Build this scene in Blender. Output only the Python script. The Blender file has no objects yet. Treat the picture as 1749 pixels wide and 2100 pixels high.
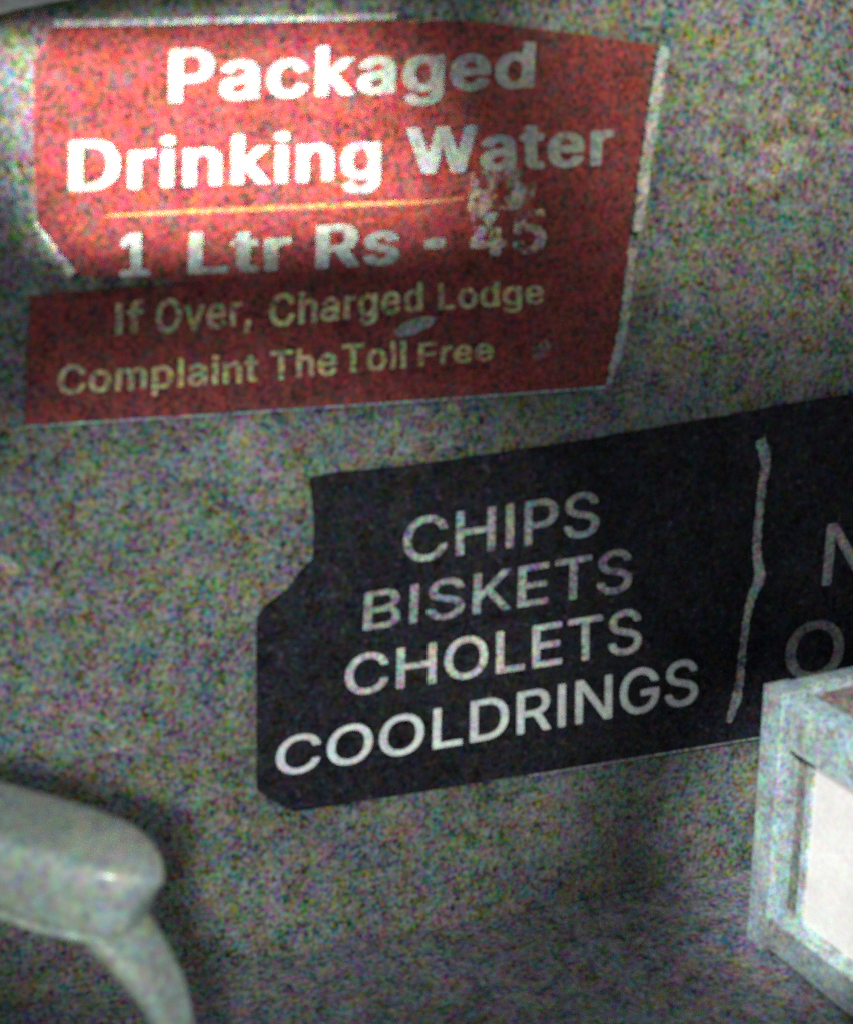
import bpy, bmesh, math, random
from mathutils import Vector, Matrix
random.seed(7)
sc = bpy.context.scene
col = sc.collection

# ------------------------------------------------------------------ camera
F_PX, PPX, PPY, W_PX = 3220.0, 874.5, 1050.0, 1749.0     # focal length etc. measured on a 1749 px wide view
YAW, PITCH = math.radians(19.0), math.radians(17.4)
CAM = Vector((0.0, -2.26, 1.5))
FW = Vector((math.sin(YAW)*math.cos(PITCH), math.cos(YAW)*math.cos(PITCH), -math.sin(PITCH)))
RT = Vector((math.cos(YAW), -math.sin(YAW), 0.0))
UP = RT.cross(FW)
cd = bpy.data.cameras.new("camera")
cam = bpy.data.objects.new("camera", cd); col.objects.link(cam)
cam.matrix_world = Matrix(((RT.x, UP.x, -FW.x, CAM.x), (RT.y, UP.y, -FW.y, CAM.y), (RT.z, UP.z, -FW.z, CAM.z), (0, 0, 0, 1)))
cd.sensor_fit = 'HORIZONTAL'; cd.sensor_width = 36.0; cd.lens = 36.0*F_PX/W_PX
cd.clip_start = 0.05; cd.clip_end = 100.0
cd.dof.use_dof = True; cd.dof.focus_distance = 4.5; cd.dof.aperture_fstop = 4.2
sc.camera = cam

# ------------------------------------------------------------------ dim interior light
world = bpy.data.worlds.new("World"); sc.world = world; world.use_nodes = True
bg = world.node_tree.nodes["Background"]
bg.inputs[0].default_value = (0.90, 0.97, 1.0, 1); bg.inputs[1].default_value = 0.225

def wall_pt(x, y, Y=0.0):
    d = FW*F_PX + RT*(x-PPX) - UP*(y-PPY)
    return CAM + d*((Y-CAM.y)/d.y)

def spot(name, loc, target, half_deg, blend, power, color, radius):
    l = bpy.data.lights.new(name, 'SPOT'); o = bpy.data.objects.new(name, l); col.objects.link(o)
    o.location = loc; o.rotation_euler = (Vector(target)-Vector(loc)).to_track_quat('-Z', 'Y').to_euler()
    l.spot_size = math.radians(2*half_deg); l.spot_blend = blend; l.energy = power; l.color = color
    l.shadow_soft_size = radius
    return o

# added unseen light at the far left, making the bright pool on the red sign
t1 = wall_pt(472, 284)
al = bpy.data.lights.new("sign_pool_light", 'AREA'); ao = bpy.data.objects.new("sign_pool_light", al); col.objects.link(ao)
ao.location = t1 + 1.0*Vector((-0.87, -0.47, 0.06))
ao.rotation_euler = (t1-ao.location).to_track_quat('-Z', 'Y').to_euler()
ao.rotation_euler.rotate_axis('Z', math.radians(13))
al.shape = 'RECTANGLE'; al.size = 0.275; al.size_y = 0.275; al.spread = math.radians(8.0); al.energy = 1.85; al.color = (1.0, 0.95, 0.88)
# added spot that brightens the upper wall, no fixture behind it
spot("upper_wall_fill", (0.9, -2.5, 2.5), wall_pt(1620, -20), 12.0, 1.0, 255, (1.0, 0.93, 0.76), 0.06)
# added spot beside the camera, brightening the lower left wall and chair arm
spot("lower_wall_fill", CAM + RT*-0.11 + UP*-0.08, wall_pt(520, 1430), 14.8, 0.75, 120, (0.97, 1.0, 0.95), 0.06)
# added unseen spot that brightens the display case from the left
spot("case_fill", (0.05, -1.75, 1.75), (1.36, -0.30, 0.25), 7.2, 0.8, 290, (0.95, 1.0, 1.0), 0.05)

sc.view_settings.view_transform = 'Standard'; sc.view_settings.look = 'None'
sc.view_settings.exposure = 0.0; sc.view_settings.gamma = 1.0
sc.view_settings.use_curve_mapping = False
sc.render.engine = 'CYCLES'
sc.cycles.use_denoising = False
sc.cycles.sample_clamp_indirect = 2.0
sc.cycles.filter_width = 1.8

# ------------------------------------------------------------------ materials
def material(name, color, rough=0.6, speck=1.6, scale=30.0, spec=0.3, metal=0.0, smudge=0.5, emit=None, bump=0.0, worn=None):
    m = bpy.data.materials.new(name); m.use_nodes = True
    nt = m.node_tree; N = nt.nodes; L = nt.links
    b = N["Principled BSDF"]
    b.inputs["Roughness"].default_value = rough; b.inputs["Metallic"].default_value = metal
    b.inputs["Specular IOR Level"].default_value = spec
    tc = N.new("ShaderNodeTexCoord")
    def noise(sc_, det, rg, off):
        n = N.new("ShaderNodeTexNoise"); n.inputs["Scale"].default_value = sc_
        n.inputs["Detail"].default_value = det; n.inputs["Roughness"].default_value = rg
        mp = N.new("ShaderNodeMapping"); mp.inputs["Location"].default_value = off
        L.new(tc.outputs["Object"], mp.inputs["Vector"]); L.new(mp.outputs[0], n.inputs["Vector"]); return n
    r = random.random()*20
    # speckle: separately tinted grains over broader mottling, imitating camera grain
    a = noise(scale*2.7, 2.5, 0.76, (r, 3, 1)); c2 = noise(scale*0.75, 2.0, 0.6, (2, 3, r))
    k1, k2 = speck*3.9, speck*1.35
    def tint(n, sat):
        hs = N.new("ShaderNodeHueSaturation"); hs.inputs["Saturation"].default_value = sat
        L.new(n.outputs["Color"], hs.inputs["Color"]); return hs.outputs[0]
    v0 = N.new("ShaderNodeVectorMath"); v0.operation = 'MULTIPLY_ADD'
    v0.inputs[1].default_value = (k2,)*3; v0.inputs[2].default_value = (1-0.5*(k1+k2),)*3
    L.new(tint(c2, 0.60), v0.inputs[0])
    v = N.new("ShaderNodeVectorMath"); v.operation = 'MULTIPLY_ADD'; v.inputs[1].default_value = (k1,)*3
    L.new(tint(a, 0.60), v.inputs[0]); L.new(v0.outputs[0], v.inputs[2])
    # broad smudges
    s = noise(7.0, 2.0, 0.5, (1, r, 5)); mr = N.new("ShaderNodeMapRange")
    mr.inputs["From Min"].default_value = 0.25; mr.inputs["From Max"].default_value = 0.75
    mr.inputs["To Min"].default_value = 1-smudge*0.5; mr.inputs["To Max"].default_value = 1+smudge*0.5
    L.new(s.outputs[0], mr.inputs["Value"])
    v2 = N.new("ShaderNodeVectorMath"); v2.operation = 'MULTIPLY'
    L.new(v.outputs[0], v2.inputs[0]); L.new(mr.outputs[0], v2.inputs[1])
    mx = N.new("ShaderNodeVectorMath"); mx.operation = 'MAXIMUM'; mx.inputs[1].default_value = (0.07,)*3
    L.new(v2.outputs[0], mx.inputs[0])
    base = N.new("ShaderNodeRGB"); base.outputs[0].default_value = (*color, 1)
    src = base.outputs[0]
    if worn:                                            # worn = (colour underneath, threshold, scale)
        wn = noise(worn[2], 4.0, 0.65, (r, r, 2)); rp = N.new("ShaderNodeMapRange")
        rp.inputs["From Min"].default_value = worn[1]-0.06; rp.inputs["From Max"].default_value = worn[1]+0.06
        L.new(wn.outputs[0], rp.inputs["Value"])
        mix = N.new("ShaderNodeMix"); mix.data_type = 'RGBA'
        L.new(rp.outputs[0], mix.inputs["Factor"]); L.new(src, mix.inputs["A"]); mix.inputs["B"].default_value = (*worn[0], 1)
        src = mix.outputs["Result"]
    m3 = N.new("ShaderNodeVectorMath"); m3.operation = 'MULTIPLY'
    L.new(src, m3.inputs[0]); L.new(mx.outputs[0], m3.inputs[1])
    L.new(m3.outputs[0], b.inputs["Base Color"])
    if bump:
        bp = N.new("ShaderNodeBump"); bp.inputs["Strength"].default_value = bump; bp.inputs["Distance"].default_value = 0.003
        L.new(a.outputs[0], bp.inputs["Height"]); L.new(bp.outputs[0], b.inputs["Normal"])
    if emit:
        b.inputs["Emission Color"].default_value = (*emit[:3], 1); b.inputs["Emission Strength"].default_value = emit[3]
    return m

RED = (0.195, 0.033, 0.032)
BLACK = (0.016, 0.016, 0.021)
M = dict(
    wall=material("stippled_grey_paint", (0.158, 0.168, 0.154), 0.75, 2.9, 42, 0.15, smudge=0.45, bump=0.25),
    floor=material("dark_concrete", (0.160, 0.162, 0.178), 0.85, 2.9, 42, 0.12, smudge=0.35, bump=0.25),
    red=material("red_paint", RED, 0.6, 2.6, 46, 0.4, smudge=0.5, worn=((0.085, 0.048, 0.050), 0.60, 60)),
    red_edge=material("red_board_core", (0.30, 0.10, 0.07), 0.8, 1.5, 46),
    black=material("black_paint", BLACK, 0.6, 3.0, 46, 0.15, smudge=0.7, worn=((0.050, 0.046, 0.062), 0.62, 75)),
    strip=material("pale_edging", (0.42, 0.44, 0.42), 0.5, 2.0, 60, worn=((0.25, 0.22, 0.2), 0.62, 24)),
    white_letter=material("white_vinyl", (0.37, 0.405, 0.38), 0.5, 1.2, 55, worn=((0.36, 0.33, 0.30), 0.66, 26)),
    faded_letter=material("scuffed_white_vinyl", (0.46, 0.46, 0.41), 0.6, 2.2, 55, worn=((0.20, 0.05, 0.045), 0.55, 40)),
    yellow=material("yellow_vinyl", (0.52, 0.48, 0.26), 0.6, 2.2, 55, worn=((0.22, 0.10, 0.08), 0.61, 42)),
    orange=material("orange_line", (0.45, 0.21, 0.09), 0.5, 1.6, 55),
    chips=material("greyish_white_paint", (0.36, 0.37, 0.37), 0.6, 2.4, 55, worn=((0.12, 0.12, 0.12), 0.62, 50)),  # tone set per line: upper words greyer, lower words whiter
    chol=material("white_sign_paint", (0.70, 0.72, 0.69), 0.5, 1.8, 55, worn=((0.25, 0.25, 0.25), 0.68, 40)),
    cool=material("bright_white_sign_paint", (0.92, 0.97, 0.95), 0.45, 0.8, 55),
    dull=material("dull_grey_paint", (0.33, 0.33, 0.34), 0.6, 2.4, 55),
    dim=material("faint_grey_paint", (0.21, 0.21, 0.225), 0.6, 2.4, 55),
    smear=material("scraped_paint", (0.34, 0.28, 0.25), 0.7, 2.4, 50, worn=(RED, 0.50, 46)),
    smear2=material("dull_scraped_paint", (0.20, 0.15, 0.12), 0.7, 2.4, 50, worn=(RED, 0.50, 46)),
    patch=material("pale_scuff_and_lit_wall", (0.27, 0.275, 0.24), 0.8, 2.6, 42, 0.15, worn=((0.182, 0.190, 0.174), 0.48, 22)),  # pale tone for wall scuffs and painted-in lit areas
    white=material("white_gloss_board", (0.85, 0.86, 0.82), 0.5, 0.6, 50),
    alu=material("brushed_aluminium", (0.45, 0.56, 0.57), 0.45, 1.5, 52, 0.4, metal=0.15, worn=((0.40, 0.39, 0.36), 0.58, 16)),
    gap=material("dark_gap_tone", (0.20, 0.175, 0.16), 0.8, 2.2, 50),  # tone of the dark recessed gap beside the panels, also the back panel
    wood=material("brown_laminate", (0.30, 0.24, 0.21), 0.5, 2.2, 50, worn=((0.55, 0.50, 0.45), 0.62, 30)),
    lit=material("lit_white_acrylic", (0.4, 0.4, 0.39), 0.4, 0.5, 40, emit=(1.0, 0.955, 0.90, 0.52)),
    plastic=material("pale_grey_plastic", (0.25, 0.30, 0.275), 0.28, 1.1, 52, 0.6, smudge=0.4),
)

# ------------------------------------------------------------------ helpers
def link(name, bm, mat, parent=None, smooth=False):
    bmesh.ops.recalc_face_normals(bm, faces=bm.faces)
    me = bpy.data.meshes.new(name); bm.to_mesh(me); bm.free(); me.materials.append(mat)
    if smooth:
        for p in me.polygons: p.use_smooth = True
    o = bpy.data.objects.new(name, me); col.objects.link(o)
    if parent: o.parent = parent; o.matrix_parent_inverse = Matrix.Translation(-parent.location) if parent.type == 'EMPTY' else Matrix()
    return o

def tag(o, label=None, cat=None, kind=None):
    if label: o["label"] = label
    if cat: o["category"] = cat
    if kind: o["kind"] = kind
    return o

def thing(name, loc, label, cat):
    o = bpy.data.objects.new(name, None); col.objects.link(o); o.location = loc; o.empty_display_size = 0.05
    return tag(o, label, cat)

def box(bm, c, ax, ay, az, sx, sy, sz, bevel=0.0):
    """box of half-open size sx,sy,sz with one corner at c along unit axes"""
    vs = [bm.verts.new(c + ax*sx*i + ay*sy*j + az*sz*k) for i in (0, 1) for j in (0, 1) for k in (0, 1)]
    fs = [(0, 1, 3, 2), (4, 6, 7, 5), (0, 4, 5, 1), (2, 3, 7, 6), (0, 2, 6, 4), (1, 5, 7, 3)]
    ff = [bm.faces.new([vs[i] for i in f]) for f in fs]
    if bevel:
        es = list({e for f in ff for e in f.edges})
        bmesh.ops.bevel(bm, geom=es, offset=bevel, segments=2, profile=0.7, affect='EDGES')

def slab(name, pts, y_front, y_back, mat, parent, bevel=0.0, jitter=0.0):
    """flat board lying along the wall: outline (x,z), front at y=-y_front, back at y=-y_back"""
    if jitter:                                          # slightly uneven hand-cut edge
        out = []
        for i, p in enumerate(pts):
            q = pts[(i+1) % len(pts)]; n = max(1, int((Vector(q)-Vector(p)).length/0.03))
            for k in range(n):
                t = k/n; j = jitter if k else 0
                out.append((p[0]+(q[0]-p[0])*t+random.uniform(-j, j), p[1]+(q[1]-p[1])*t+random.uniform(-j, j)))
        pts = out
    bm = bmesh.new()
    fv = [bm.verts.new((x, -y_front, z)) for x, z in pts]; bv = [bm.verts.new((x, -y_back, z)) for x, z in pts]
    f = bm.faces.new(fv); bm.faces.new(bv[::-1])
    n = len(pts)
    for i in range(n): bm.faces.new((fv[i], fv[(i+1) % n], bv[(i+1) % n], bv[i]))
    if bevel: bmesh.ops.bevel(bm, geom=list(f.edges), offset=bevel, segments=2, affect='EDGES')
    return link(name, bm, mat, parent)

def P(*pts):                                            # points seen on the wall -> wall metres (x, z)
    return [(w.x, w.z) for w in (wall_pt(*p) for p in pts)]

def band(name, centre, widths, y_front, y_back, mat, parent, jit=0.0):
    """painted or taped line along a centre line given on the wall"""
    c0 = [Vector(p) for p in P(*centre)]; w0 = widths if isinstance(widths, (list, tuple)) else [widths]*len(c0)
    c, widths = [], []
    for i in range(len(c0)-1):                          # smooth, finely stepped centre line
        p0, p1, p2, p3 = c0[max(i-1, 0)], c0[i], c0[i+1], c0[min(i+2, len(c0)-1)]
        n = max(2, int((p2-p1).length/0.006))
        for k in range(n + (i == len(c0)-2)):
            t = k/n
            c.append(0.5*((2*p1) + (p2-p0)*t + (2*p0-5*p1+4*p2-p3)*t*t + (3*p1-p0-3*p2+p3)*t**3))
            widths.append(w0[i]+(w0[i+1]-w0[i])*t)
    left, right = [], []
    for i, p in enumerate(c):
        t = (c[min(i+1, len(c)-1)] - c[max(i-1, 0)]).normalized(); n = Vector((-t.y, t.x))
        w = widths[i]*0.5 if isinstance(widths, (list, tuple)) else widths*0.5
        left.append(p + n*(w+random.uniform(-jit, jit))); right.append(p - n*(w+random.uniform(-jit, jit)))
    bm = bmesh.new()
    rows = [[bm.verts.new((q.x, -y, q.y)) for y in (y_front, y_back) for q in (l, r)] for l, r in zip(left, right)]
    for a, b in zip(rows, rows[1:]):
        bm.faces.new((a[0], a[1], b[1], b[0])); bm.faces.new((a[2], b[2], b[3], a[3]))
        bm.faces.new((a[0], b[0], b[2], a[2])); bm.faces.new((a[1], a[3], b[3], b[1]))
    for a in (rows[0], rows[-1]): bm.faces.new((a[0], a[1], a[3], a[2]))
    return link(name, bm, mat, parent)

GLYPHS = {   # outlines of a plain grotesque alphabet in three weights, 1/1000 em: advance, then closed loops of x,y
  'heavy': {
    '1': (707, ((98,-19,73,-11,63,6,63,73,73,90,106,100,244,100,252,101,257,106,258,552,256,561,248,562,156,497,127,492,98,497,85,506,80,519,81,610,94,629,240,734,273,745,319,746,406,744,431,736,441,719,443,106,448,101,456,100,565,99,594,90,601,81,604,69,603,2,598,-7,590,-13,560,-21),)),
    '4': (707, ((394,-19,369,-11,360,2,358,115,353,127,60,129,35,134,22,140,14,152,13,219,14,231,22,248,310,733,323,740,348,746,440,746,469,740,481,731,484,719,478,706,398,570,222,273,219,259,231,254,353,256,358,269,358,444,364,460,377,469,402,475,502,474,527,465,537,448,539,260,548,255,598,254,628,244,637,227,637,165,632,144,619,135,594,129,548,129,540,124,537,10,534,-2,527,-11,494,-21),)),
    '5': (707, ((260,-28,190,-9,144,14,106,42,72,85,51,127,42,165,45,190,52,198,65,204,94,208,177,208,198,204,215,194,231,148,254,119,285,99,319,92,352,102,385,127,406,156,419,194,421,260,409,302,394,327,381,342,344,368,315,375,277,369,248,357,212,335,181,329,90,339,65,347,53,360,51,373,88,706,92,719,98,732,110,740,135,746,181,746,527,746,560,736,567,727,571,715,570,652,565,639,552,631,523,625,273,625,265,624,260,619,246,519,248,492,256,491,290,496,377,495,444,478,498,449,537,415,572,365,594,310,604,252,604,202,586,135,557,81,540,59,515,34,460,-1,394,-24,360,-29),)),
    'D': (778, ((77,-19,52,-10,45,-2,42,10,42,710,48,731,60,740,85,746,390,745,469,728,502,715,544,694,586,665,610,641,632,615,651,585,674,540,694,473,704,415,704,315,694,256,676,194,651,144,631,114,591,69,544,35,494,10,423,-11,356,-21), (231,106,226,110,225,123,226,619,231,624,244,625,327,625,365,619,394,611,423,597,444,583,460,567,482,540,499,510,515,456,525,394,525,335,520,298,511,256,495,210,473,176,452,154,406,122,381,113,340,104),)),
    'L': (622, ((77,-19,52,-10,45,-2,42,10,43,723,48,732,56,738,85,746,185,745,206,740,219,731,225,710,225,444,227,109,240,104,519,104,544,98,556,90,562,77,561,2,556,-7,548,-13,519,-21),)),
    'P': (695, ((77,-19,52,-10,45,-2,42,10,42,710,48,731,60,740,85,746,394,746,444,736,481,724,540,691,565,669,583,648,601,619,619,573,629,531,629,469,624,440,611,398,590,356,577,338,540,301,498,276,456,260,390,246,230,244,225,231,225,15,222,-2,210,-13,185,-20), (231,368,226,373,225,381,227,620,240,625,348,624,385,615,410,597,427,578,434,565,446,519,444,465,433,427,420,406,398,385,365,371,335,367),)),
    'R': (702, ((77,-19,52,-10,45,-2,42,10,42,710,43,723,52,736,90,746,398,746,473,728,527,703,565,674,590,645,613,598,623,569,629,540,629,465,619,423,601,381,565,333,540,314,506,294,503,285,649,15,652,2,644,-11,619,-19,602,-21,502,-21,469,-11,457,2,320,256,306,262,240,262,227,257,225,248,225,15,222,-2,210,-13,185,-20), (231,385,226,390,225,398,227,620,240,625,352,624,381,618,412,598,436,569,446,531,445,473,436,440,429,427,402,401,369,389,310,383),)),
    'W': (1041, ((210,-19,185,-11,172,10,-19,715,-17,727,-10,736,23,746,119,746,148,738,161,727,169,706,268,323,273,310,277,307,286,323,385,702,398,731,410,740,435,746,544,746,573,738,586,727,594,706,698,311,702,305,706,307,718,348,813,715,819,728,831,738,856,745,956,746,990,736,999,719,807,10,794,-11,760,-21,652,-21,623,-15,610,-6,597,27,498,394,490,408,485,402,472,360,382,23,369,-6,356,-15,331,-21),)),
    'a': (616, ((190,-32,131,-19,110,-11,65,14,35,43,16,73,1,119,-3,156,1,190,8,215,26,248,48,271,69,286,102,303,140,315,198,329,340,348,345,356,347,365,341,410,329,431,306,447,294,450,260,449,240,442,219,429,200,410,186,385,177,378,152,371,127,371,35,397,21,406,17,415,16,423,40,468,84,515,115,534,148,549,190,561,240,570,306,571,340,566,394,553,423,541,452,524,490,485,507,456,519,423,525,394,525,19,524,6,519,-6,506,-15,481,-21,394,-21,352,-10,323,-20,265,-33), (223,89,194,105,181,123,179,169,185,185,202,200,223,211,265,220,310,225,340,229,349,223,345,173,333,140,308,110,285,95,260,88),)),
    'c': (626, ((260,-32,231,-28,173,-11,119,18,88,44,60,76,28,135,17,165,5,223,4,310,18,373,27,399,47,440,63,465,98,504,131,528,173,549,231,565,265,571,327,571,377,562,435,543,485,512,527,470,553,423,560,398,552,385,535,377,456,356,427,355,398,364,389,373,369,410,356,425,331,442,310,449,281,448,252,436,221,406,208,385,196,356,184,298,184,240,196,181,208,152,221,131,252,101,290,88,306,88,335,98,366,123,397,177,427,187,452,187,540,165,554,156,561,140,557,123,541,90,520,60,485,25,456,6,410,-15,356,-29,327,-33),)),
    'd': (666, ((244,-32,185,-19,144,-3,100,27,73,54,56,77,23,143,9,194,4,227,4,306,10,348,31,415,56,460,73,483,104,515,142,540,185,557,252,571,315,570,369,558,390,550,398,552,400,677,402,723,410,735,423,741,444,746,540,745,565,738,573,732,578,723,579,6,569,-11,540,-20,444,-21,402,-8,356,-24,310,-33), (281,89,256,99,235,115,205,156,193,190,184,240,183,298,197,365,221,410,240,429,260,442,281,449,302,449,323,443,340,433,362,410,378,385,390,352,399,302,400,244,386,177,374,148,360,126,344,109,323,95,298,88),)),
    'e': (637, ((265,-32,215,-24,177,-12,118,19,88,44,60,76,37,115,22,148,5,223,5,315,14,360,26,398,51,448,73,478,100,506,123,524,152,541,194,557,265,571,323,571,356,565,398,554,440,538,490,504,512,481,534,448,557,402,567,365,575,323,575,252,569,235,556,227,527,221,202,221,190,217,188,202,193,177,203,152,215,134,235,113,252,101,285,89,319,88,348,99,379,127,398,158,410,165,431,170,456,170,544,148,556,141,563,131,564,123,559,106,531,59,502,30,469,7,431,-11,369,-29,327,-33), (194,339,189,344,189,352,204,390,225,419,256,441,281,449,306,449,331,440,356,421,382,377,391,348,385,339),)),
    'g': (667, ((265,-236,227,-233,185,-224,148,-211,115,-194,85,-175,55,-144,32,-110,30,-102,33,-94,52,-76,106,-47,131,-39,148,-38,182,-48,223,-92,244,-106,269,-116,323,-115,360,-99,382,-77,395,-44,400,-19,398,2,390,5,323,-12,235,-12,210,-8,165,6,127,24,90,50,73,67,47,102,22,152,5,227,5,319,14,369,28,406,56,460,73,483,102,512,123,528,169,551,219,565,252,571,310,571,360,561,398,548,444,562,535,562,565,555,573,548,578,540,579,-23,574,-60,565,-94,549,-127,529,-152,498,-182,452,-207,419,-219,360,-233,319,-237), (290,106,252,117,235,129,212,156,197,185,188,219,183,248,183,298,193,352,203,381,218,406,238,427,256,440,277,448,294,450,310,448,336,435,356,419,377,390,390,356,399,310,400,248,395,215,386,181,362,140,349,127,327,114),)),
    'i': (298, ((65,-19,39,-10,33,-2,29,10,30,535,40,552,69,562,173,561,198,552,205,544,208,531,208,6,198,-11,169,-20), (90,614,73,618,48,631,27,651,13,685,13,698,18,715,35,741,65,759,106,770,144,768,185,755,212,731,224,702,223,673,204,640,177,622,140,613),)),
    'k': (604, ((65,-19,39,-10,33,-2,29,10,29,710,35,732,48,740,69,745,160,746,191,740,205,727,208,710,208,410,210,402,215,399,250,431,271,456,360,546,377,557,406,562,515,562,535,558,548,552,555,540,552,531,538,515,346,319,340,306,350,290,565,20,571,6,569,-6,556,-15,531,-21,415,-21,385,-13,363,10,233,177,215,194,210,190,208,181,208,15,202,-6,190,-15,165,-21),)),
    'n': (646, ((65,-19,39,-10,31,2,29,15,29,531,35,548,48,557,73,562,160,562,185,557,206,546,248,561,294,570,352,571,431,553,481,525,508,498,530,465,548,415,554,390,554,152,554,10,551,-2,544,-10,510,-21,427,-21,398,-15,385,-7,379,15,379,323,373,377,361,410,331,440,302,449,277,444,248,428,235,415,218,385,209,348,208,15,205,-2,194,-13,169,-20),)),
    'r': (430, ((65,-19,39,-10,33,-2,29,10,29,523,33,544,44,555,73,562,160,562,202,551,273,570,348,571,377,563,385,557,390,548,392,473,386,456,373,447,352,442,298,445,265,436,234,415,220,394,213,373,208,348,208,15,205,-2,194,-13,169,-20),)),
    's': (582, ((219,-32,140,-15,102,1,77,17,42,52,28,73,10,115,7,131,10,140,23,151,44,157,106,170,144,170,165,165,177,157,189,127,210,101,240,88,281,88,310,101,331,123,337,148,331,173,319,187,298,198,169,231,127,245,84,269,50,302,32,335,21,373,21,406,29,440,43,469,56,487,94,524,131,544,198,565,235,571,294,571,335,565,394,549,419,536,449,515,465,499,493,456,505,423,505,410,498,402,485,396,398,376,377,376,356,381,344,388,323,424,302,444,277,454,256,454,231,444,210,427,200,398,208,369,215,360,235,347,390,307,435,286,460,270,490,241,511,202,520,152,516,123,507,94,483,52,456,25,419,1,381,-15,327,-29,285,-33),)),
    't': (385, ((190,-24,140,-9,110,6,94,18,72,44,56,77,46,127,45,435,40,444,-2,447,-20,452,-31,460,-37,477,-37,531,-32,548,-23,555,2,562,35,563,44,568,46,669,52,681,60,688,90,696,181,696,210,688,222,677,225,665,227,568,235,563,294,562,319,557,332,548,337,527,337,473,327,456,298,446,235,445,226,440,226,127,231,105,240,94,294,95,315,90,327,83,336,69,349,6,344,-6,335,-13,294,-24),)),
  },
  'medium': {
    ',': (313, ((40,-186,27,-177,22,-160,59,77,66,102,73,111,90,117,206,116,223,106,226,98,225,85,165,-131,151,-173,144,-182,131,-187),)),
    'C': (774, ((319,-24,277,-15,240,-3,198,18,172,35,150,52,117,85,68,160,43,223,30,281,25,319,25,406,30,444,35,473,51,527,78,585,106,627,160,683,206,713,256,736,290,745,344,754,423,754,456,749,506,736,569,707,627,662,669,606,690,565,708,506,705,494,698,485,677,479,568,481,553,494,538,535,524,560,504,585,469,611,440,623,394,633,365,633,310,618,276,598,242,565,218,531,206,506,193,469,184,419,181,365,183,310,189,277,203,227,231,177,248,154,268,135,310,110,348,97,381,92,410,96,444,106,465,114,494,134,519,160,541,198,553,231,560,240,569,244,677,246,694,242,702,235,707,223,694,173,678,135,641,81,606,46,565,18,502,-11,444,-24),)),
    'F': (631, ((73,-15,60,-6,54,15,54,706,58,727,69,738,85,742,544,740,557,731,562,715,562,652,552,635,535,629,377,629,227,629,215,624,214,419,219,414,227,413,510,411,523,403,529,390,529,327,526,315,519,306,502,300,218,298,213,285,212,15,209,-2,202,-11,185,-17),)),
    'I': (315, ((77,-15,64,-6,58,15,59,719,68,735,81,741,198,740,211,731,217,710,216,6,210,-7,194,-16),)),
    'L': (607, ((73,-15,60,-6,54,15,56,723,65,736,85,742,190,741,202,736,209,727,212,710,212,423,215,105,227,100,531,98,544,90,549,77,548,2,540,-11,523,-17),)),
    'O': (807, ((319,-24,252,-7,215,9,185,26,152,50,121,81,85,131,51,198,30,281,25,327,25,406,30,444,47,515,74,577,113,635,164,685,227,724,285,744,344,754,419,754,440,750,473,745,506,736,544,720,581,699,604,681,652,633,682,590,711,527,733,444,738,394,737,323,733,285,719,223,690,152,645,85,612,52,591,35,565,18,527,-1,469,-19,431,-25), (373,93,348,97,294,118,263,140,231,177,209,215,197,244,184,306,181,365,184,419,193,469,209,515,238,560,269,591,306,616,344,629,369,633,394,633,435,624,473,607,506,581,528,556,553,515,569,469,579,423,583,360,579,306,565,244,552,210,520,160,494,135,448,107,410,96),)),
    'T': (686, ((260,-15,248,-6,242,15,240,623,235,628,227,629,30,631,19,639,13,652,13,719,22,735,40,742,381,742,610,740,623,732,629,719,629,652,619,635,606,630,415,629,406,628,401,623,399,6,390,-10,377,-16),)),
    'a': (601, ((185,-28,135,-17,90,6,65,25,39,56,18,98,9,152,13,190,22,219,40,249,63,273,81,286,115,303,152,315,194,324,331,342,352,348,358,356,359,365,354,410,341,431,319,447,294,454,260,454,227,442,206,429,188,410,173,385,165,378,152,375,123,376,48,397,34,406,29,415,29,423,48,461,60,479,94,512,140,540,185,557,235,566,310,567,381,553,410,541,440,523,473,491,485,474,507,423,512,394,512,19,512,6,507,-6,498,-13,485,-17,390,-17,377,-13,364,-2,356,0,315,-19,269,-29), (223,85,194,96,179,106,170,119,167,131,167,169,172,185,190,200,210,211,269,224,315,229,352,236,361,231,362,206,358,173,346,140,321,110,295,94,260,84),)),
    'd': (651, ((240,-28,185,-15,160,-5,135,10,113,27,84,56,51,106,35,144,26,173,17,227,17,315,26,365,47,423,60,448,81,478,119,516,160,543,198,557,244,566,310,567,360,557,402,537,410,538,412,665,413,719,419,732,431,740,544,741,557,735,566,719,565,2,556,-11,540,-17,435,-16,423,-11,411,2,406,3,369,-15,340,-24,306,-29), (285,85,256,93,235,105,219,118,195,152,181,190,171,240,171,298,185,365,209,410,227,429,248,442,281,453,298,454,331,444,349,435,375,410,388,390,403,352,412,302,412,244,404,194,396,169,370,123,353,106,333,94,298,85),)),
    'e': (622, ((260,-28,215,-20,185,-11,144,10,110,34,88,56,64,90,47,119,33,152,17,227,17,315,26,360,39,398,64,448,88,481,113,506,135,524,165,541,206,557,269,567,327,567,377,557,424,540,452,524,475,506,500,481,519,452,543,406,558,348,562,323,562,248,556,235,544,227,177,223,174,215,181,177,201,135,227,110,248,97,269,89,310,83,356,97,369,105,390,125,410,158,427,166,460,166,531,148,544,141,551,131,552,123,547,106,519,59,490,30,456,7,419,-11,373,-24,331,-29), (181,335,176,340,176,348,192,390,213,419,244,441,277,453,302,454,340,442,366,423,382,402,394,377,404,348,403,340,398,335),)),
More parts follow.
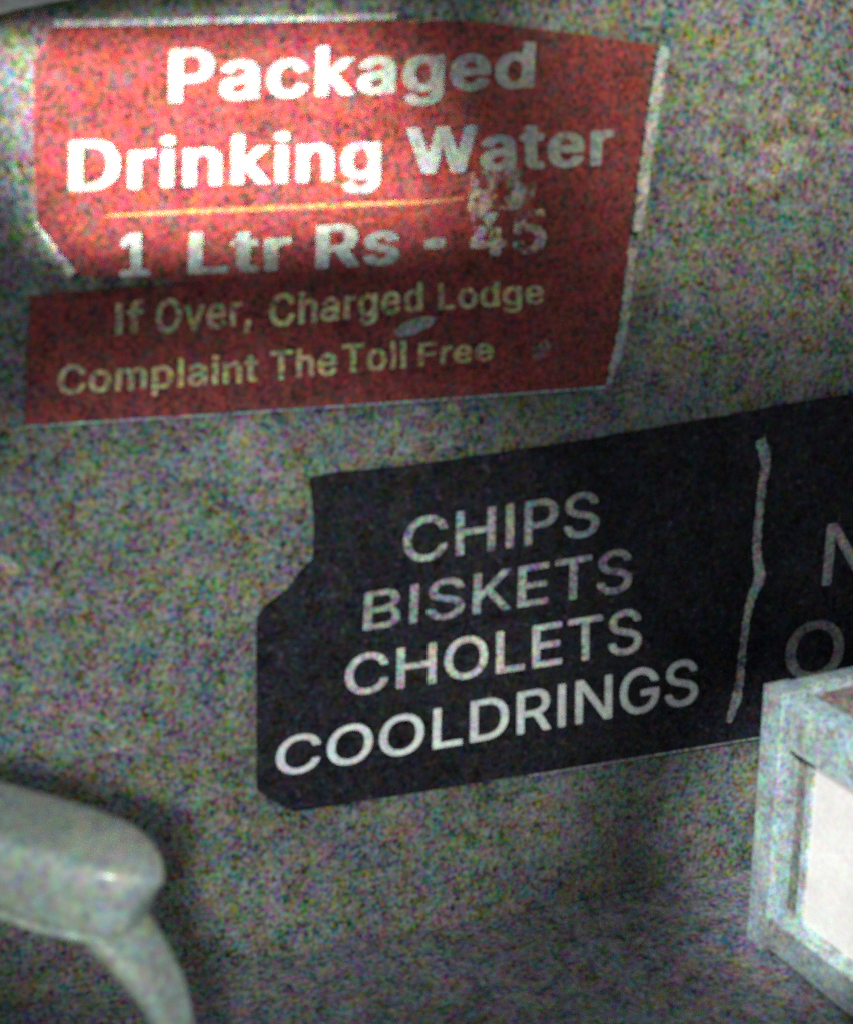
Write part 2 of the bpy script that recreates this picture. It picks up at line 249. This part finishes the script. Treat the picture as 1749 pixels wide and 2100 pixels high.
    'f': (408, ((102,-15,89,-6,83,10,83,440,81,445,73,450,2,450,-15,456,-22,465,-25,477,-23,540,-15,552,-2,558,69,558,81,563,83,640,89,665,99,690,110,707,148,743,194,765,244,775,306,774,335,769,362,760,373,752,378,740,361,677,354,665,344,658,331,654,306,654,285,658,265,657,246,644,238,623,240,563,252,558,331,558,348,552,358,535,358,485,355,465,348,456,340,452,248,450,240,445,238,440,236,2,228,-10,215,-16),)),
    'g': (652, ((260,-232,198,-223,156,-209,115,-186,98,-175,75,-152,51,-123,43,-102,48,-90,65,-76,123,-45,152,-42,173,-50,218,-98,251,-115,281,-121,315,-120,335,-115,373,-99,394,-77,404,-56,412,-23,411,15,408,19,402,19,369,1,331,-8,227,-8,177,6,144,22,105,48,90,63,60,102,37,148,17,227,17,319,27,369,35,395,60,448,84,481,106,504,140,530,198,557,248,567,315,567,360,557,406,536,410,537,423,552,435,558,540,558,556,552,565,540,567,-23,562,-60,553,-94,536,-127,517,-152,485,-182,440,-207,406,-219,365,-229,319,-233), (269,106,244,114,225,127,202,151,189,177,181,198,171,244,171,306,176,335,189,377,213,415,230,431,252,444,285,454,310,451,340,441,365,423,390,390,403,356,412,310,412,240,399,181,386,156,366,131,344,116,319,106,294,103),)),
    'h': (631, ((60,-15,48,-6,42,15,42,710,43,723,52,736,69,742,165,742,177,740,190,731,196,715,196,552,200,540,206,539,265,562,294,567,356,567,419,553,469,525,499,494,518,465,532,431,542,385,542,323,542,15,540,2,531,-11,515,-17,419,-17,402,-11,395,-2,392,15,392,323,387,373,373,410,350,435,323,448,298,452,265,444,231,425,214,402,202,373,196,340,196,15,192,-2,185,-11,169,-17),)),
    'i': (283, ((60,-15,48,-6,42,10,42,535,48,548,65,558,177,557,190,548,196,531,195,6,190,-7,173,-16), (85,618,56,634,37,656,26,685,26,698,31,715,48,741,77,759,106,767,148,764,177,753,203,727,212,702,212,681,209,669,191,640,165,622,144,617),)),
    'l': (295, ((65,-15,52,-6,46,15,46,719,56,735,69,741,181,740,194,731,200,710,199,6,194,-7,177,-16),)),
    'm': (916, ((60,-15,48,-6,42,10,42,527,48,548,65,558,169,558,181,552,190,543,198,539,235,557,269,566,360,566,390,557,415,544,456,509,506,543,552,561,577,567,669,567,694,561,727,549,761,527,779,510,805,473,823,423,829,394,829,6,819,-10,806,-16,706,-17,690,-13,681,-6,676,6,675,90,675,373,669,406,656,429,631,446,602,454,569,448,547,435,531,420,521,402,513,373,512,15,509,-2,502,-11,485,-17,385,-17,368,-10,360,2,358,15,358,385,349,415,331,437,298,453,277,454,248,443,221,423,206,398,196,360,196,15,192,-2,185,-11,169,-17),)),
    'n': (631, ((60,-15,52,-10,45,-2,42,19,42,531,48,548,60,557,169,558,181,552,194,537,198,536,235,553,265,562,294,567,356,567,419,553,469,525,495,498,518,465,536,415,541,390,542,140,542,10,535,-7,523,-15,506,-17,419,-17,406,-13,398,-7,392,15,392,323,386,377,373,410,344,440,323,448,302,452,275,448,248,436,225,419,206,385,196,348,196,15,192,-2,185,-11,169,-17),)),
    'o': (638, ((256,-28,198,-15,144,10,102,42,72,77,39,140,22,194,17,227,17,315,26,360,43,406,72,460,110,504,150,531,185,549,210,557,260,567,340,565,385,557,435,536,475,510,510,475,524,456,556,395,570,348,579,277,574,210,557,144,534,98,512,65,470,23,427,-3,385,-19,331,-29), (285,85,256,93,239,102,210,129,197,148,185,177,176,215,171,244,171,294,185,360,195,385,209,406,235,433,248,441,290,454,306,453,340,444,361,431,379,415,401,381,420,315,421,227,415,198,403,160,375,119,352,100,327,89,302,84),)),
    'p': (651, ((60,-219,48,-210,42,-190,42,527,48,548,56,555,69,558,165,558,181,552,198,534,235,553,265,562,294,567,365,566,410,557,431,549,473,528,510,496,544,452,565,410,582,356,592,294,592,244,579,169,563,123,536,73,502,33,466,6,423,-15,390,-24,360,-29,294,-29,248,-19,206,2,201,2,196,-10,196,-194,190,-210,181,-217,169,-221), (310,85,277,93,256,106,234,127,218,152,202,198,196,227,196,306,201,340,214,381,238,419,273,444,302,453,319,454,352,446,369,436,390,419,411,390,429,340,433,315,435,269,433,223,425,185,411,152,399,131,377,109,356,95,335,88),)),
    'r': (415, ((60,-15,48,-6,42,15,42,523,45,544,52,552,65,558,160,558,177,555,190,544,198,542,235,558,269,566,344,567,365,563,373,557,378,548,379,473,373,456,356,446,281,446,256,438,221,415,208,394,201,377,196,348,196,15,192,-2,185,-11,169,-17),)),
    't': (370, ((185,-19,148,-7,105,19,85,44,68,77,58,127,58,440,52,449,-2,451,-19,460,-25,477,-25,531,-19,548,-6,557,48,559,56,563,59,669,64,681,73,688,90,692,190,691,206,682,212,665,215,563,223,559,306,557,315,552,322,544,325,523,324,473,315,456,298,450,223,450,214,444,213,127,219,105,228,94,244,91,298,91,315,83,323,69,336,6,327,-11,298,-20),)),
    'v': (601, ((219,-15,202,-2,185,35,1,515,-5,535,-4,544,2,552,19,558,127,558,148,549,157,535,273,215,277,209,281,210,296,248,406,548,415,555,427,558,540,558,557,548,560,540,558,527,355,-2,348,-11,331,-17),)),
  },
  'plain': {
    'B': (668, ((90,-8,77,2,75,15,75,710,80,727,90,733,102,733,390,733,423,728,452,719,477,707,519,679,549,644,565,615,579,569,581,535,579,498,573,477,552,438,519,405,487,381,490,376,531,354,575,310,594,277,607,235,608,165,604,144,591,106,565,68,548,50,506,22,460,4,427,-4,385,-8), (198,93,193,98,192,110,192,306,197,319,377,320,415,311,456,287,469,273,484,248,494,215,496,198,495,181,486,152,475,131,457,115,427,101,390,92), (198,418,193,423,192,435,192,623,197,635,360,637,415,624,434,610,444,602,457,581,466,552,467,519,457,481,448,464,431,446,406,431,360,417),)),
    'C': (745, ((331,-15,290,-7,252,6,219,22,193,40,171,56,134,94,87,165,64,223,51,281,46,319,46,406,55,469,64,502,81,548,97,581,125,623,175,673,231,711,269,728,302,737,360,746,406,746,444,741,506,724,549,702,606,658,645,610,669,565,686,510,685,498,677,490,669,488,581,490,573,498,549,556,524,590,510,600,473,624,415,641,352,641,302,628,256,603,221,569,189,515,172,469,163,419,161,360,163,306,176,244,194,202,230,148,248,131,290,105,335,89,373,83,398,84,444,93,485,110,515,130,529,144,549,173,572,227,581,235,669,237,677,235,685,227,683,202,674,173,649,123,621,85,587,52,565,35,510,6,452,-12,423,-17),)),
    'D': (734, ((90,-8,77,2,75,15,75,710,80,727,86,731,98,733,381,733,444,719,481,705,535,674,569,646,611,594,643,535,661,473,671,415,671,315,661,256,643,194,619,148,602,122,565,79,535,56,477,22,431,6,352,-8), (198,93,193,98,192,110,194,632,198,636,210,638,331,637,369,633,394,628,427,616,460,599,490,575,519,536,532,510,549,456,558,394,558,335,554,298,540,244,519,194,500,165,477,142,444,120,410,106,348,92),)),
    'E': (614, ((90,-8,77,2,75,15,75,710,80,727,86,731,98,733,531,733,540,728,545,719,545,652,540,643,527,638,197,635,193,631,192,619,192,431,197,419,498,417,510,415,516,410,521,398,521,335,516,323,506,317,197,315,192,302,192,102,197,94,206,92,535,91,545,85,549,77,549,6,540,-6,527,-8),)),
    'G': (760, ((331,-15,290,-7,252,6,210,26,177,50,131,96,114,119,89,160,72,198,51,281,46,319,46,406,55,469,64,502,78,544,110,602,138,640,165,666,215,703,256,724,315,740,352,746,402,746,440,741,465,736,527,713,583,677,629,631,653,598,674,556,687,515,685,502,673,492,581,494,569,506,544,556,518,590,481,618,431,637,406,642,348,641,302,628,255,602,221,569,201,540,185,506,172,469,163,415,161,365,163,310,179,235,206,181,235,142,277,112,323,93,369,84,402,84,448,93,498,116,523,134,544,160,561,194,573,227,579,252,578,269,573,274,410,275,397,281,392,294,392,356,394,365,402,373,677,375,690,370,696,356,696,260,686,202,674,165,656,129,623,83,590,50,557,27,494,-3,427,-17),)),
    'H': (755, ((90,-8,77,2,75,15,75,710,80,727,94,733,173,733,181,731,190,723,192,435,197,423,210,421,545,423,550,435,552,723,560,731,577,733,648,733,656,731,665,723,667,706,667,19,666,6,662,-2,648,-8,569,-8,560,-6,552,2,550,310,545,323,210,325,197,323,192,310,190,2,181,-6,173,-8),)),
    'I': (286, ((94,-8,81,2,79,15,79,715,84,727,94,733,181,733,194,723,196,710,196,10,191,-2,181,-8),)),
    'K': (683, ((90,-8,77,2,75,15,75,710,80,727,94,733,173,733,181,731,190,723,192,406,193,394,198,391,473,691,515,731,631,733,640,731,645,723,641,715,606,675,523,587,384,440,365,415,365,406,632,31,649,6,648,-2,643,-6,631,-8,535,-8,523,-3,290,323,281,329,273,325,233,285,196,244,192,235,190,2,181,-6,173,-8),)),
    'L': (578, ((90,-8,77,2,75,15,76,719,85,731,98,733,173,733,181,731,190,723,192,410,194,97,206,92,515,91,524,85,528,77,528,6,519,-6,506,-8),)),
    'N': (764, ((90,-8,77,2,75,15,75,710,80,727,94,733,190,733,202,729,212,719,499,269,543,194,552,184,556,186,558,202,559,719,565,728,577,733,656,733,669,728,674,719,675,706,675,15,670,-2,660,-8,648,-8,556,-8,542,-2,268,427,207,531,194,549,189,544,188,527,192,465,191,6,185,-3,177,-8),)),
    'O': (778, ((331,-15,265,1,225,19,194,39,171,56,135,92,101,140,72,198,51,281,46,327,46,406,51,444,64,502,91,569,130,627,181,679,240,716,298,736,356,746,406,746,427,742,460,737,494,728,531,711,560,694,583,677,635,625,665,581,694,515,712,444,717,394,717,323,712,285,699,223,676,165,629,94,590,55,537,19,510,6,473,-7,423,-17), (360,85,323,93,273,114,238,140,206,181,181,231,167,281,163,310,161,360,163,415,172,469,189,515,218,565,246,594,277,616,327,636,356,642,406,642,460,628,495,610,512,598,540,571,561,540,578,506,595,448,603,365,600,310,586,244,573,209,540,156,523,138,485,112,444,93,394,83),)),
    'P': (651, ((90,-8,77,2,75,15,75,706,77,723,85,731,98,733,390,733,419,728,460,713,491,698,522,673,554,640,572,610,586,573,595,531,596,469,591,440,578,398,561,365,548,346,507,306,473,284,431,268,381,258,197,256,192,244,190,2,181,-6,173,-8), (198,356,193,360,192,369,194,632,206,637,356,637,410,624,440,604,456,586,468,565,479,515,479,473,474,448,463,419,446,394,431,381,406,368,352,355),)),
    'R': (658, ((90,-8,77,2,75,15,75,710,77,723,81,728,98,733,390,733,460,715,510,687,535,666,561,635,582,594,595,544,596,469,590,440,574,394,551,360,527,334,472,298,467,290,607,31,618,6,615,-3,602,-8,515,-8,502,-6,494,0,355,256,344,272,331,275,210,275,198,274,192,265,190,2,181,-6,173,-8), (198,372,193,377,192,390,192,623,197,635,360,637,402,628,423,619,441,606,467,573,479,527,479,477,474,452,461,423,444,404,410,385,373,376,319,371),)),
    'S': (654, ((273,-19,244,-15,185,1,152,18,119,42,92,69,62,115,46,160,42,185,47,198,60,204,152,202,160,194,176,144,192,123,215,106,240,93,273,84,298,79,344,79,406,95,440,114,456,129,469,148,479,173,478,227,462,256,423,282,356,307,227,343,165,372,140,388,102,421,78,456,63,506,63,556,72,598,97,644,138,685,160,703,202,724,240,736,302,746,340,746,385,741,435,728,473,711,523,675,552,641,568,615,583,569,581,544,573,535,565,534,481,535,469,548,459,577,444,602,423,619,390,636,352,645,294,645,269,640,235,628,210,612,197,598,183,573,177,540,180,515,185,497,206,471,235,453,310,426,385,407,448,386,498,361,531,337,569,295,586,260,595,223,596,177,586,135,569,97,535,54,494,22,444,-3,390,-16,352,-21),)),
    'T': (657, ((277,-8,265,2,263,15,261,631,256,636,248,637,44,640,34,652,34,715,40,728,52,733,365,733,594,733,602,728,608,719,608,656,602,643,590,638,394,637,385,636,381,631,378,6,373,-3,365,-8),)),
  },
}
def text_mesh(body, weight):
    cu = bpy.data.curves.new("lettering", 'CURVE'); cu.dimensions = '2D'; cu.fill_mode = 'BOTH'; cu.extrude = 0.5
    x = 0.0
    for ch in body:
        adv, loops = GLYPHS[weight][ch]
        for f in loops:
            sp = cu.splines.new('POLY'); sp.points.add(len(f)//2-1); sp.use_cyclic_u = True
            for k in range(len(f)//2): sp.points[k].co = (f[2*k]/1000+x, f[2*k+1]/1000, 0, 1)
        x += adv/1000
    o = bpy.data.objects.new("lettering_source", cu); col.objects.link(o)
    dg = bpy.context.evaluated_depsgraph_get()
    me = bpy.data.meshes.new_from_object(o.evaluated_get(dg))
    bpy.data.objects.remove(o); bpy.data.curves.remove(cu)
    return me
CAPS = {'heavy': (-0.022, 0.749), 'medium': (-0.020, 0.747), 'plain': (-0.010, 0.737)}   # foot and cap height
def lettering(body, quad, y_base, mat, parent, weight='plain', depth=0.0012):
    """quad: baseline-left, baseline-right, cap-right, cap-left, as seen on the wall"""
    y0, y1 = CAPS[weight]
    me = text_mesh(body, weight)
    xs = [v.co.x for v in me.vertices]; x0, x1 = min(xs), max(xs)
    A, B, C, D = [Vector(p) for p in P(*quad)]
    for v in me.vertices:
        u = (v.co.x-x0)/(x1-x0); w = (v.co.y-y0)/(y1-y0)
        p = (A*(1-u)+B*u)*(1-w) + (D*(1-u)+C*u)*w
        v.co = (p.x, -y_base - depth*(v.co.z+0.5), p.y)
    me.materials.clear(); me.materials.append(mat); me.update()
    me.name = "lettering"
    o = bpy.data.objects.new("lettering", me); col.objects.link(o); o.parent = parent
    o.matrix_parent_inverse = Matrix.Translation(-parent.location)
    o["label"] = "lettering reading " + body
    return o

def loft(bm, path, secs, upv, power=2.6, n=20):
    """rounded bar along path; secs = (half width, half height) per point"""
    rings = []
    for i, p in enumerate(path):
        t = (path[min(i+1, len(path)-1)] - path[max(i-1, 0)]).normalized()
        side = t.cross(upv[i] if isinstance(upv, list) else upv).normalized(); u = side.cross(t)
        ring = []
        for k in range(n):
            a = 2*math.pi*k/n; c, s = math.cos(a), math.sin(a)
            ring.append(bm.verts.new(p + side*secs[i][0]*math.copysign(abs(c)**(2/power), c) + u*secs[i][1]*math.copysign(abs(s)**(2/power), s)))
        rings.append(ring)
    for a, b in zip(rings, rings[1:]):
        for k in range(n): bm.faces.new((a[k], a[(k+1) % n], b[(k+1) % n], b[k]))
    bm.faces.new(rings[0]); bm.faces.new(rings[-1][::-1])

# ------------------------------------------------------------------ the setting
bm = bmesh.new(); box(bm, Vector((-3, 0, -0.1)), Vector((1, 0, 0)), Vector((0, 1, 0)), Vector((0, 0, 1)), 8, 0.15, 3.1)
wall = tag(link("wall", bm, M["wall"]), "grey stippled wall carrying the painted signs", None, "structure")
# pale scuffs, plus thin pale slabs painting lit parts of the wall lighter
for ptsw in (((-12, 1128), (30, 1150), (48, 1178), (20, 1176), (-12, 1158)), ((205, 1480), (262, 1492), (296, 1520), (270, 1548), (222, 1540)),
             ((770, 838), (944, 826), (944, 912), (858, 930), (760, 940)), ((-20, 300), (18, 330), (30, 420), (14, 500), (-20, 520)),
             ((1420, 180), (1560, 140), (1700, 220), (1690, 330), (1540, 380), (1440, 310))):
    slab("scuff_and_lit_patch", P(*ptsw), 0.0006, -0.002, M["patch"], wall, jitter=0.003)
bm = bmesh.new(); box(bm, Vector((-3, -5.0, -0.10)), Vector((1, 0, 0)), Vector((0, 1, 0)), Vector((0, 0, 1)), 8, 4.992, 0.092)
tag(link("floor", bm, M["floor"]), "dark grey concrete floor at the foot of the wall", None, "structure")

# ------------------------------------------------------------------ red price sign
red = thing("price_sign", wall_pt(640, 830), "red board with white and yellow lettering about packaged drinking water on grey wall", "sign")
T = 0.012                                               # how far the red board stands off the wall
slab("panel", P((112, 54), (450, 48), (800, 42), (950, 42), (1051, 52), (1337, 92), (1316, 226), (1296, 365), (1283, 490), (1262, 640),
                (1240, 786), (900, 812), (500, 838), (52, 867), (56, 740), (60, 606), (240, 592), (420, 578), (300, 570), (152, 560), (76, 452), (68, 300), (68, 128)),
     T, 0.0, M["red"], red, bevel=0.0015, jitter=0.0012)
band("edging_strip", [(112, 47), (300, 44), (560, 38), (806, 33)], 0.0085, T+0.003, 0.0, M["strip"], red)
band("edging_strip", [(72, 456), (110, 508), (146, 560)], [0.004, 0.008, 0.014], T+0.001, 0.0, M["strip"], red, 0.001)
band("edging_strip", [(1352, 95), (1331, 226), (1311, 365), (1297, 472)], [0.016, 0.019, 0.018, 0.016], T+0.004, 0.0, M["strip"], red, 0.0025)
band("edging_strip", [(1288, 506), (1272, 640), (1258, 720), (1238, 786)], [0.015, 0.014, 0.015, 0.008], T+0.004, 0.0, M["strip"], red, 0.0025)
band("edging_strip", [(52, 871), (180, 862), (500, 842), (900, 815), (1236, 790)], 0.0035, T+0.001, 0.0, M["dull"], red)
band("divider_stripe", [(216, 440), (420, 430), (650, 420), (867, 411), (945, 404)], [0.003, 0.006, 0.007, 0.006, 0.005], T+0.0012, T-0.001, M["orange"], red)
wl, fl, yl = M["white_letter"], M["faded_letter"], M["yellow"]
for body, quad, mat, wt in (
    ("Packaged", ((342, 209), (1087, 178), (1091, 84), (345, 98)), wl, 'heavy'),
    ("Drinking", ((138, 391), (776, 365), (778, 263), (140, 285)), wl, 'heavy'),
    ("Water", ((833, 356), (1249, 336), (1252, 242), (830, 260)), wl, 'heavy'),
    ("1", ((243, 566), (306, 563), (306, 472), (243, 475)), wl, 'heavy'),
    ("Ltr", ((382, 560), (594, 551), (594, 462), (386, 473)), wl, 'heavy'),
    ("Rs", ((643, 549), (814, 538), (814, 447), (646, 460)), wl, 'heavy'),
    ("45", ((956, 524), (1112, 515), (1113, 426), (958, 435)), fl, 'heavy'),
    ("If", ((233, 684), (292, 681), (293, 614), (235, 618)), yl, 'medium'),
    ("Over,", ((315, 681), (512, 664), (512, 597), (318, 612)), yl, 'medium'),
    ("Charged", ((548, 668), (862, 634), (862, 575), (550, 601)), yl, 'medium'),
    ("Lodge", ((892, 632), (1108, 620), (1108, 570), (892, 577)), yl, 'medium'),
    ("Complaint", ((115, 806), (526, 779), (526, 720), (118, 746)), yl, 'medium'),
    ("The", ((551, 777), (687, 764), (687, 705), (551, 717)), yl, 'medium'),
    ("Toll", ((697, 762), (828, 752), (828, 694), (698, 703)), yl, 'medium'),
    ("Free", ((852, 748), (1005, 735), (1005, 688), (854, 700)), yl, 'medium'),
): lettering(body, quad, T, mat, red, wt)
band("hyphen", [(866, 499), (886, 497), (906, 495)], [0.012, 0.016, 0.013], T+0.0012, T-0.001, M["white_letter"], red)
slab("scraped_patch", P((962, 352), (1010, 336), (1060, 345), (1092, 372), (1086, 408), (1050, 428), (1000, 424), (968, 470), (950, 455), (956, 400)), T+0.0006, T-0.001, M["smear"], red, jitter=0.004)
slab("paint_smudge", P((800, 678), (824, 658), (858, 646), (890, 648), (880, 664), (846, 682), (814, 688)), T+0.0006, T-0.001, M["dull"], red, jitter=0.002)

slab("scraped_patch", P((1076, 704), (1092, 690), (1116, 694), (1124, 712), (1112, 734), (1088, 738), (1080, 722)), T+0.0006, T-0.001, M["smear2"], red, jitter=0.004)

# ------------------------------------------------------------------ black menu sign
blk = thing("menu_sign", wall_pt(1050, 1590), "black board with white capitals CHIPS, BISKETS, CHOLETS, COOLDRINGS low on the wall", "sign")
TB = 0.010
bl = P((1560, 1506), (1752, 1472)); sl = (bl[1][1]-bl[0][1])/(bl[1][0]-bl[0][0])
xr = 2.05
tl_ = P((1300, 884), (1560, 838)); st = (tl_[1][1]-tl_[0][1])/(tl_[1][0]-tl_[0][0])
slab("panel", P((634, 979), (690, 967), (830, 955), (1020, 928), (1300, 884), (1560, 838)) + [(xr, tl_[1][1]+st*(xr-tl_[1][0]))] + [(xr, bl[0][1]+sl*(xr-bl[0][0]))]
     + P((1560, 1506), (1080, 1584), (780, 1632), (602, 1660), (560, 1640), (527, 1618), (526, 1440), (527, 1266), (548, 1238), (592, 1206), (616, 1170), (641, 1146), (644, 1060)),
     TB, 0.0, M["black"], blk, bevel=0.0012, jitter=0.0012)
band("edging_strip", [(1080, 1586), (1300, 1550), (1555, 1508)], [0.002, 0.003, 0.003], TB+0.001, 0.0, M["dull"], blk)
band("painted_line", [(1552, 898), (1560, 925), (1564, 948), (1557, 986), (1549, 1061), (1545, 1130), (1551, 1179), (1534, 1223), (1524, 1267), (1517, 1322), (1512, 1378), (1502, 1433), (1487, 1477)],
     [0.018, 0.022, 0.017, 0.014, 0.014, 0.015, 0.020, 0.017, 0.013, 0.013, 0.014, 0.018, 0.010], TB+0.0012, TB-0.001, M["chips"], blk, 0.0015)
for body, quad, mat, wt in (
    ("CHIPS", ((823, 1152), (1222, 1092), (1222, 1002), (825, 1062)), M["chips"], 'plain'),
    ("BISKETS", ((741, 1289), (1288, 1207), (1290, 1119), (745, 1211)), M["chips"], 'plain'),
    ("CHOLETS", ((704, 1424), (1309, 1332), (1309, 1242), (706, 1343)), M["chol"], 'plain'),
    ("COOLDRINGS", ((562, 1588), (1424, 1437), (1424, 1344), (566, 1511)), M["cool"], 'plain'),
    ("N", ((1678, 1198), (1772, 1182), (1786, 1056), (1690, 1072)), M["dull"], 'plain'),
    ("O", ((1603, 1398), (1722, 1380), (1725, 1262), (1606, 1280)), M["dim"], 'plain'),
): lettering(body, quad, TB, mat, blk, wt)

# ------------------------------------------------------------------ white board above the red sign
wb = P((-160, 62), (-40, 36), (40, 16), (150, -6), (400, -60), (400, -260), (-160, -200))
wbo = slab("white_board", wb, 0.030, 0.0, M["white"], None, bevel=0.003)
tag(wbo, "edge of a white board slanting across the top left corner above the red sign", "board")

# ------------------------------------------------------------------ display case at the right
ang = math.radians(7.0)
D_ = Vector((math.sin(ang), -math.cos(ang), 0)); E_ = Vector((math.cos(ang), math.sin(ang), 0)); Z_ = Vector((0, 0, 1))
O = Vector((1.290, -0.205, 0.0))
case = thing("display_case", O, "aluminium framed display case with glowing white side panel standing before black sign", "display case")
Wd, Dp, Ht = 0.75, 0.62, 0.465
def cbox(name, e, d, z, se, sd, sz, mat, parent=case, bev=0.003):
    bm = bmesh.new(); box(bm, O + E_*e + D_*d + Z_*z, E_, D_, Z_, se, sd, sz, bev); return link(name, bm, mat, parent)
ps = 0.05
for e in (0, Wd-ps):
    for d in (0, Dp-ps): cbox("post", e, d, -0.008, ps, ps, Ht+0.008, M["alu"])
for e in (0.002, Wd-ps+0.002):
    cbox("bottom_rail", e, ps, 0.0, ps-0.004, Dp-2*ps, 0.062, M["alu"])
    cbox("top_rail", e, ps+0.018, Ht-0.088, ps-0.004, Dp-2*ps-0.030, 0.086, M["alu"])
for d in (0.002, Dp-ps+0.002):
    cbox("bottom_rail", ps, d, 0.0, Wd-2*ps, ps-0.004, 0.062, M["alu"])
    cbox("top_rail", ps, d, Ht-0.040, Wd-2*ps, ps-0.020, 0.038, M["alu"])
cbox("top_panel", ps+0.002, ps+0.002, Ht-0.022, Wd-2*ps-0.004, Dp-2*ps-0.004, 0.012, M["wood"], bev=0.001)
for e, o in ((0.038, 1), (Wd-0.044, -1)):
    cbox("gap_strip", e+0.004*o, ps, 0.063, 0.006, 0.034, Ht-0.075, M["gap"], bev=0.0006)  # dark strip painting in the shaded gap between post and panel frame
    cbox("panel_frame", e-0.006, ps+0.034, 0.063, 0.018, 0.014, Ht-0.153, M["alu"], bev=0.001)
    cbox("side_panel", e, ps+0.048, 0.063, 0.006, Dp-2*ps-0.048, Ht-0.153, M["lit"], bev=0.0006)
cbox("front_panel", ps, Dp-0.030, 0.063, Wd-2*ps, 0.006, Ht-0.105, M["lit"], bev=0.0006)
cbox("back_panel", ps, 0.020, 0.063, Wd-2*ps, 0.006, Ht-0.105, M["gap"], bev=0.0006)

# ------------------------------------------------------------------ plastic chair at the lower left
f = Vector((0.714, -0.700, 0.0)); s = Vector((-0.700, -0.714, 0.0))
A0 = Vector((0.170, -0.765, 0.630))                     # front end of the wall-side arm
chair = thing("plastic_chair", (A0.x - f.x*0.22 + s.x*0.26, A0.y - f.y*0.22 + s.y*0.26, 0.0),
              "pale grey plastic armchair at bottom left, its rounded arm end in view", "chair")
for side in (0.0, 0.56):
    B = A0 + s*side
    bm = bmesh.new()
    path, secs = [], []
    for t, wv, hv, dz in ((-0.46, .046, .030, .018), (-0.40, .052, .036, .017), (-0.30, .057, .040, .014), (-0.2, .060, .043, .010), (-0.12, .061, .045, .006), (-0.06, .060, .046, .002),
                          (-0.025, .057, .046, -.001), (0.0, .050, .045, -.004), (0.018, .041, .042, -.006), (0.030, .030, .038, -.008), (0.037, .018, .033, -.010), (0.040, .006, .026, -.012)):
        path.append(B + f*t + Z_*dz); secs.append((wv, hv))
    loft(bm, path, secs, Z_, 6.0, 56)
    link("armrest", bm, M["plastic"], chair, True)
    # lip moulded round the underside of the arm
    bm = bmesh.new()
    lip = [B + f*t + Z_*(-0.040+dz) for t, dz in ((-0.44, .012), (-0.3, .010), (-0.15, .004), (-0.05, -.002), (0.0, -.006))]
    loft(bm, lip, [(.053, .006), (.060, .006), (.065, .006), (.063, .006), (.050, .006)], Z_, 3.5, 20)
    link("arm_lip", bm, M["plastic"], chair, True)
    # front leg: leaves the arm forwards, then drops to the floor
    bm = bmesh.new()
    lp = [(-0.035, -.020), (-0.010, -.052), (0.022, -.085), (0.048, -.120), (0.062, -.160), (0.066, -.22), (0.068, -.32), (0.072, -.45), (0.080, -.635)]
    loft(bm, [B + f*a + Z_*b for a, b in lp], [(.016, .046), (.015, .044), (.014, .038), (.013, .031), (.012, .026), (.012, .024), (.012, .028), (.012, .028), (.013, .030)], s, 4.0, 24)
    link("leg", bm, M["plastic"], chair, True)
    bm = bmesh.new()
    loft(bm, [B - f*0.43 + Z_*0.005, B - f*0.46 - Z_*0.20, B - f*0.49 - Z_*0.42, B - f*0.52 - Z_*0.635], [(.026, .022), (.026, .020), (.027, .020), (.028, .021)], s, 2.8, 16)
    link("leg", bm, M["plastic"], chair, True)
mid = A0 + s*0.28
bm = bmesh.new()
loft(bm, [mid + f*t + Z_*z for t, z in ((-0.46, -.235), (-0.40, -.240), (-0.2, -.238), (-0.02, -.222), (0.03, -.228), (0.05, -.245))],
     [(.24, .016), (.25, .018), (.255, .018), (.25, .018), (.24, .018), (.23, .012)], Z_, 6.0, 32)
link("seat", bm, M["plastic"], chair, True)
bm = bmesh.new()
loft(bm, [mid - f*t + Z_*z for t, z in ((0.44, -.22), (0.47, -.10), (0.50, .02), (0.525, .12), (0.54, .17), (0.545, .185))],
     [(.23, .016), (.25, .018), (.26, .018), (.25, .017), (.21, .015), (.15, .010)], f, 5.0, 32)
link("backrest", bm, M["plastic"], chair, True)
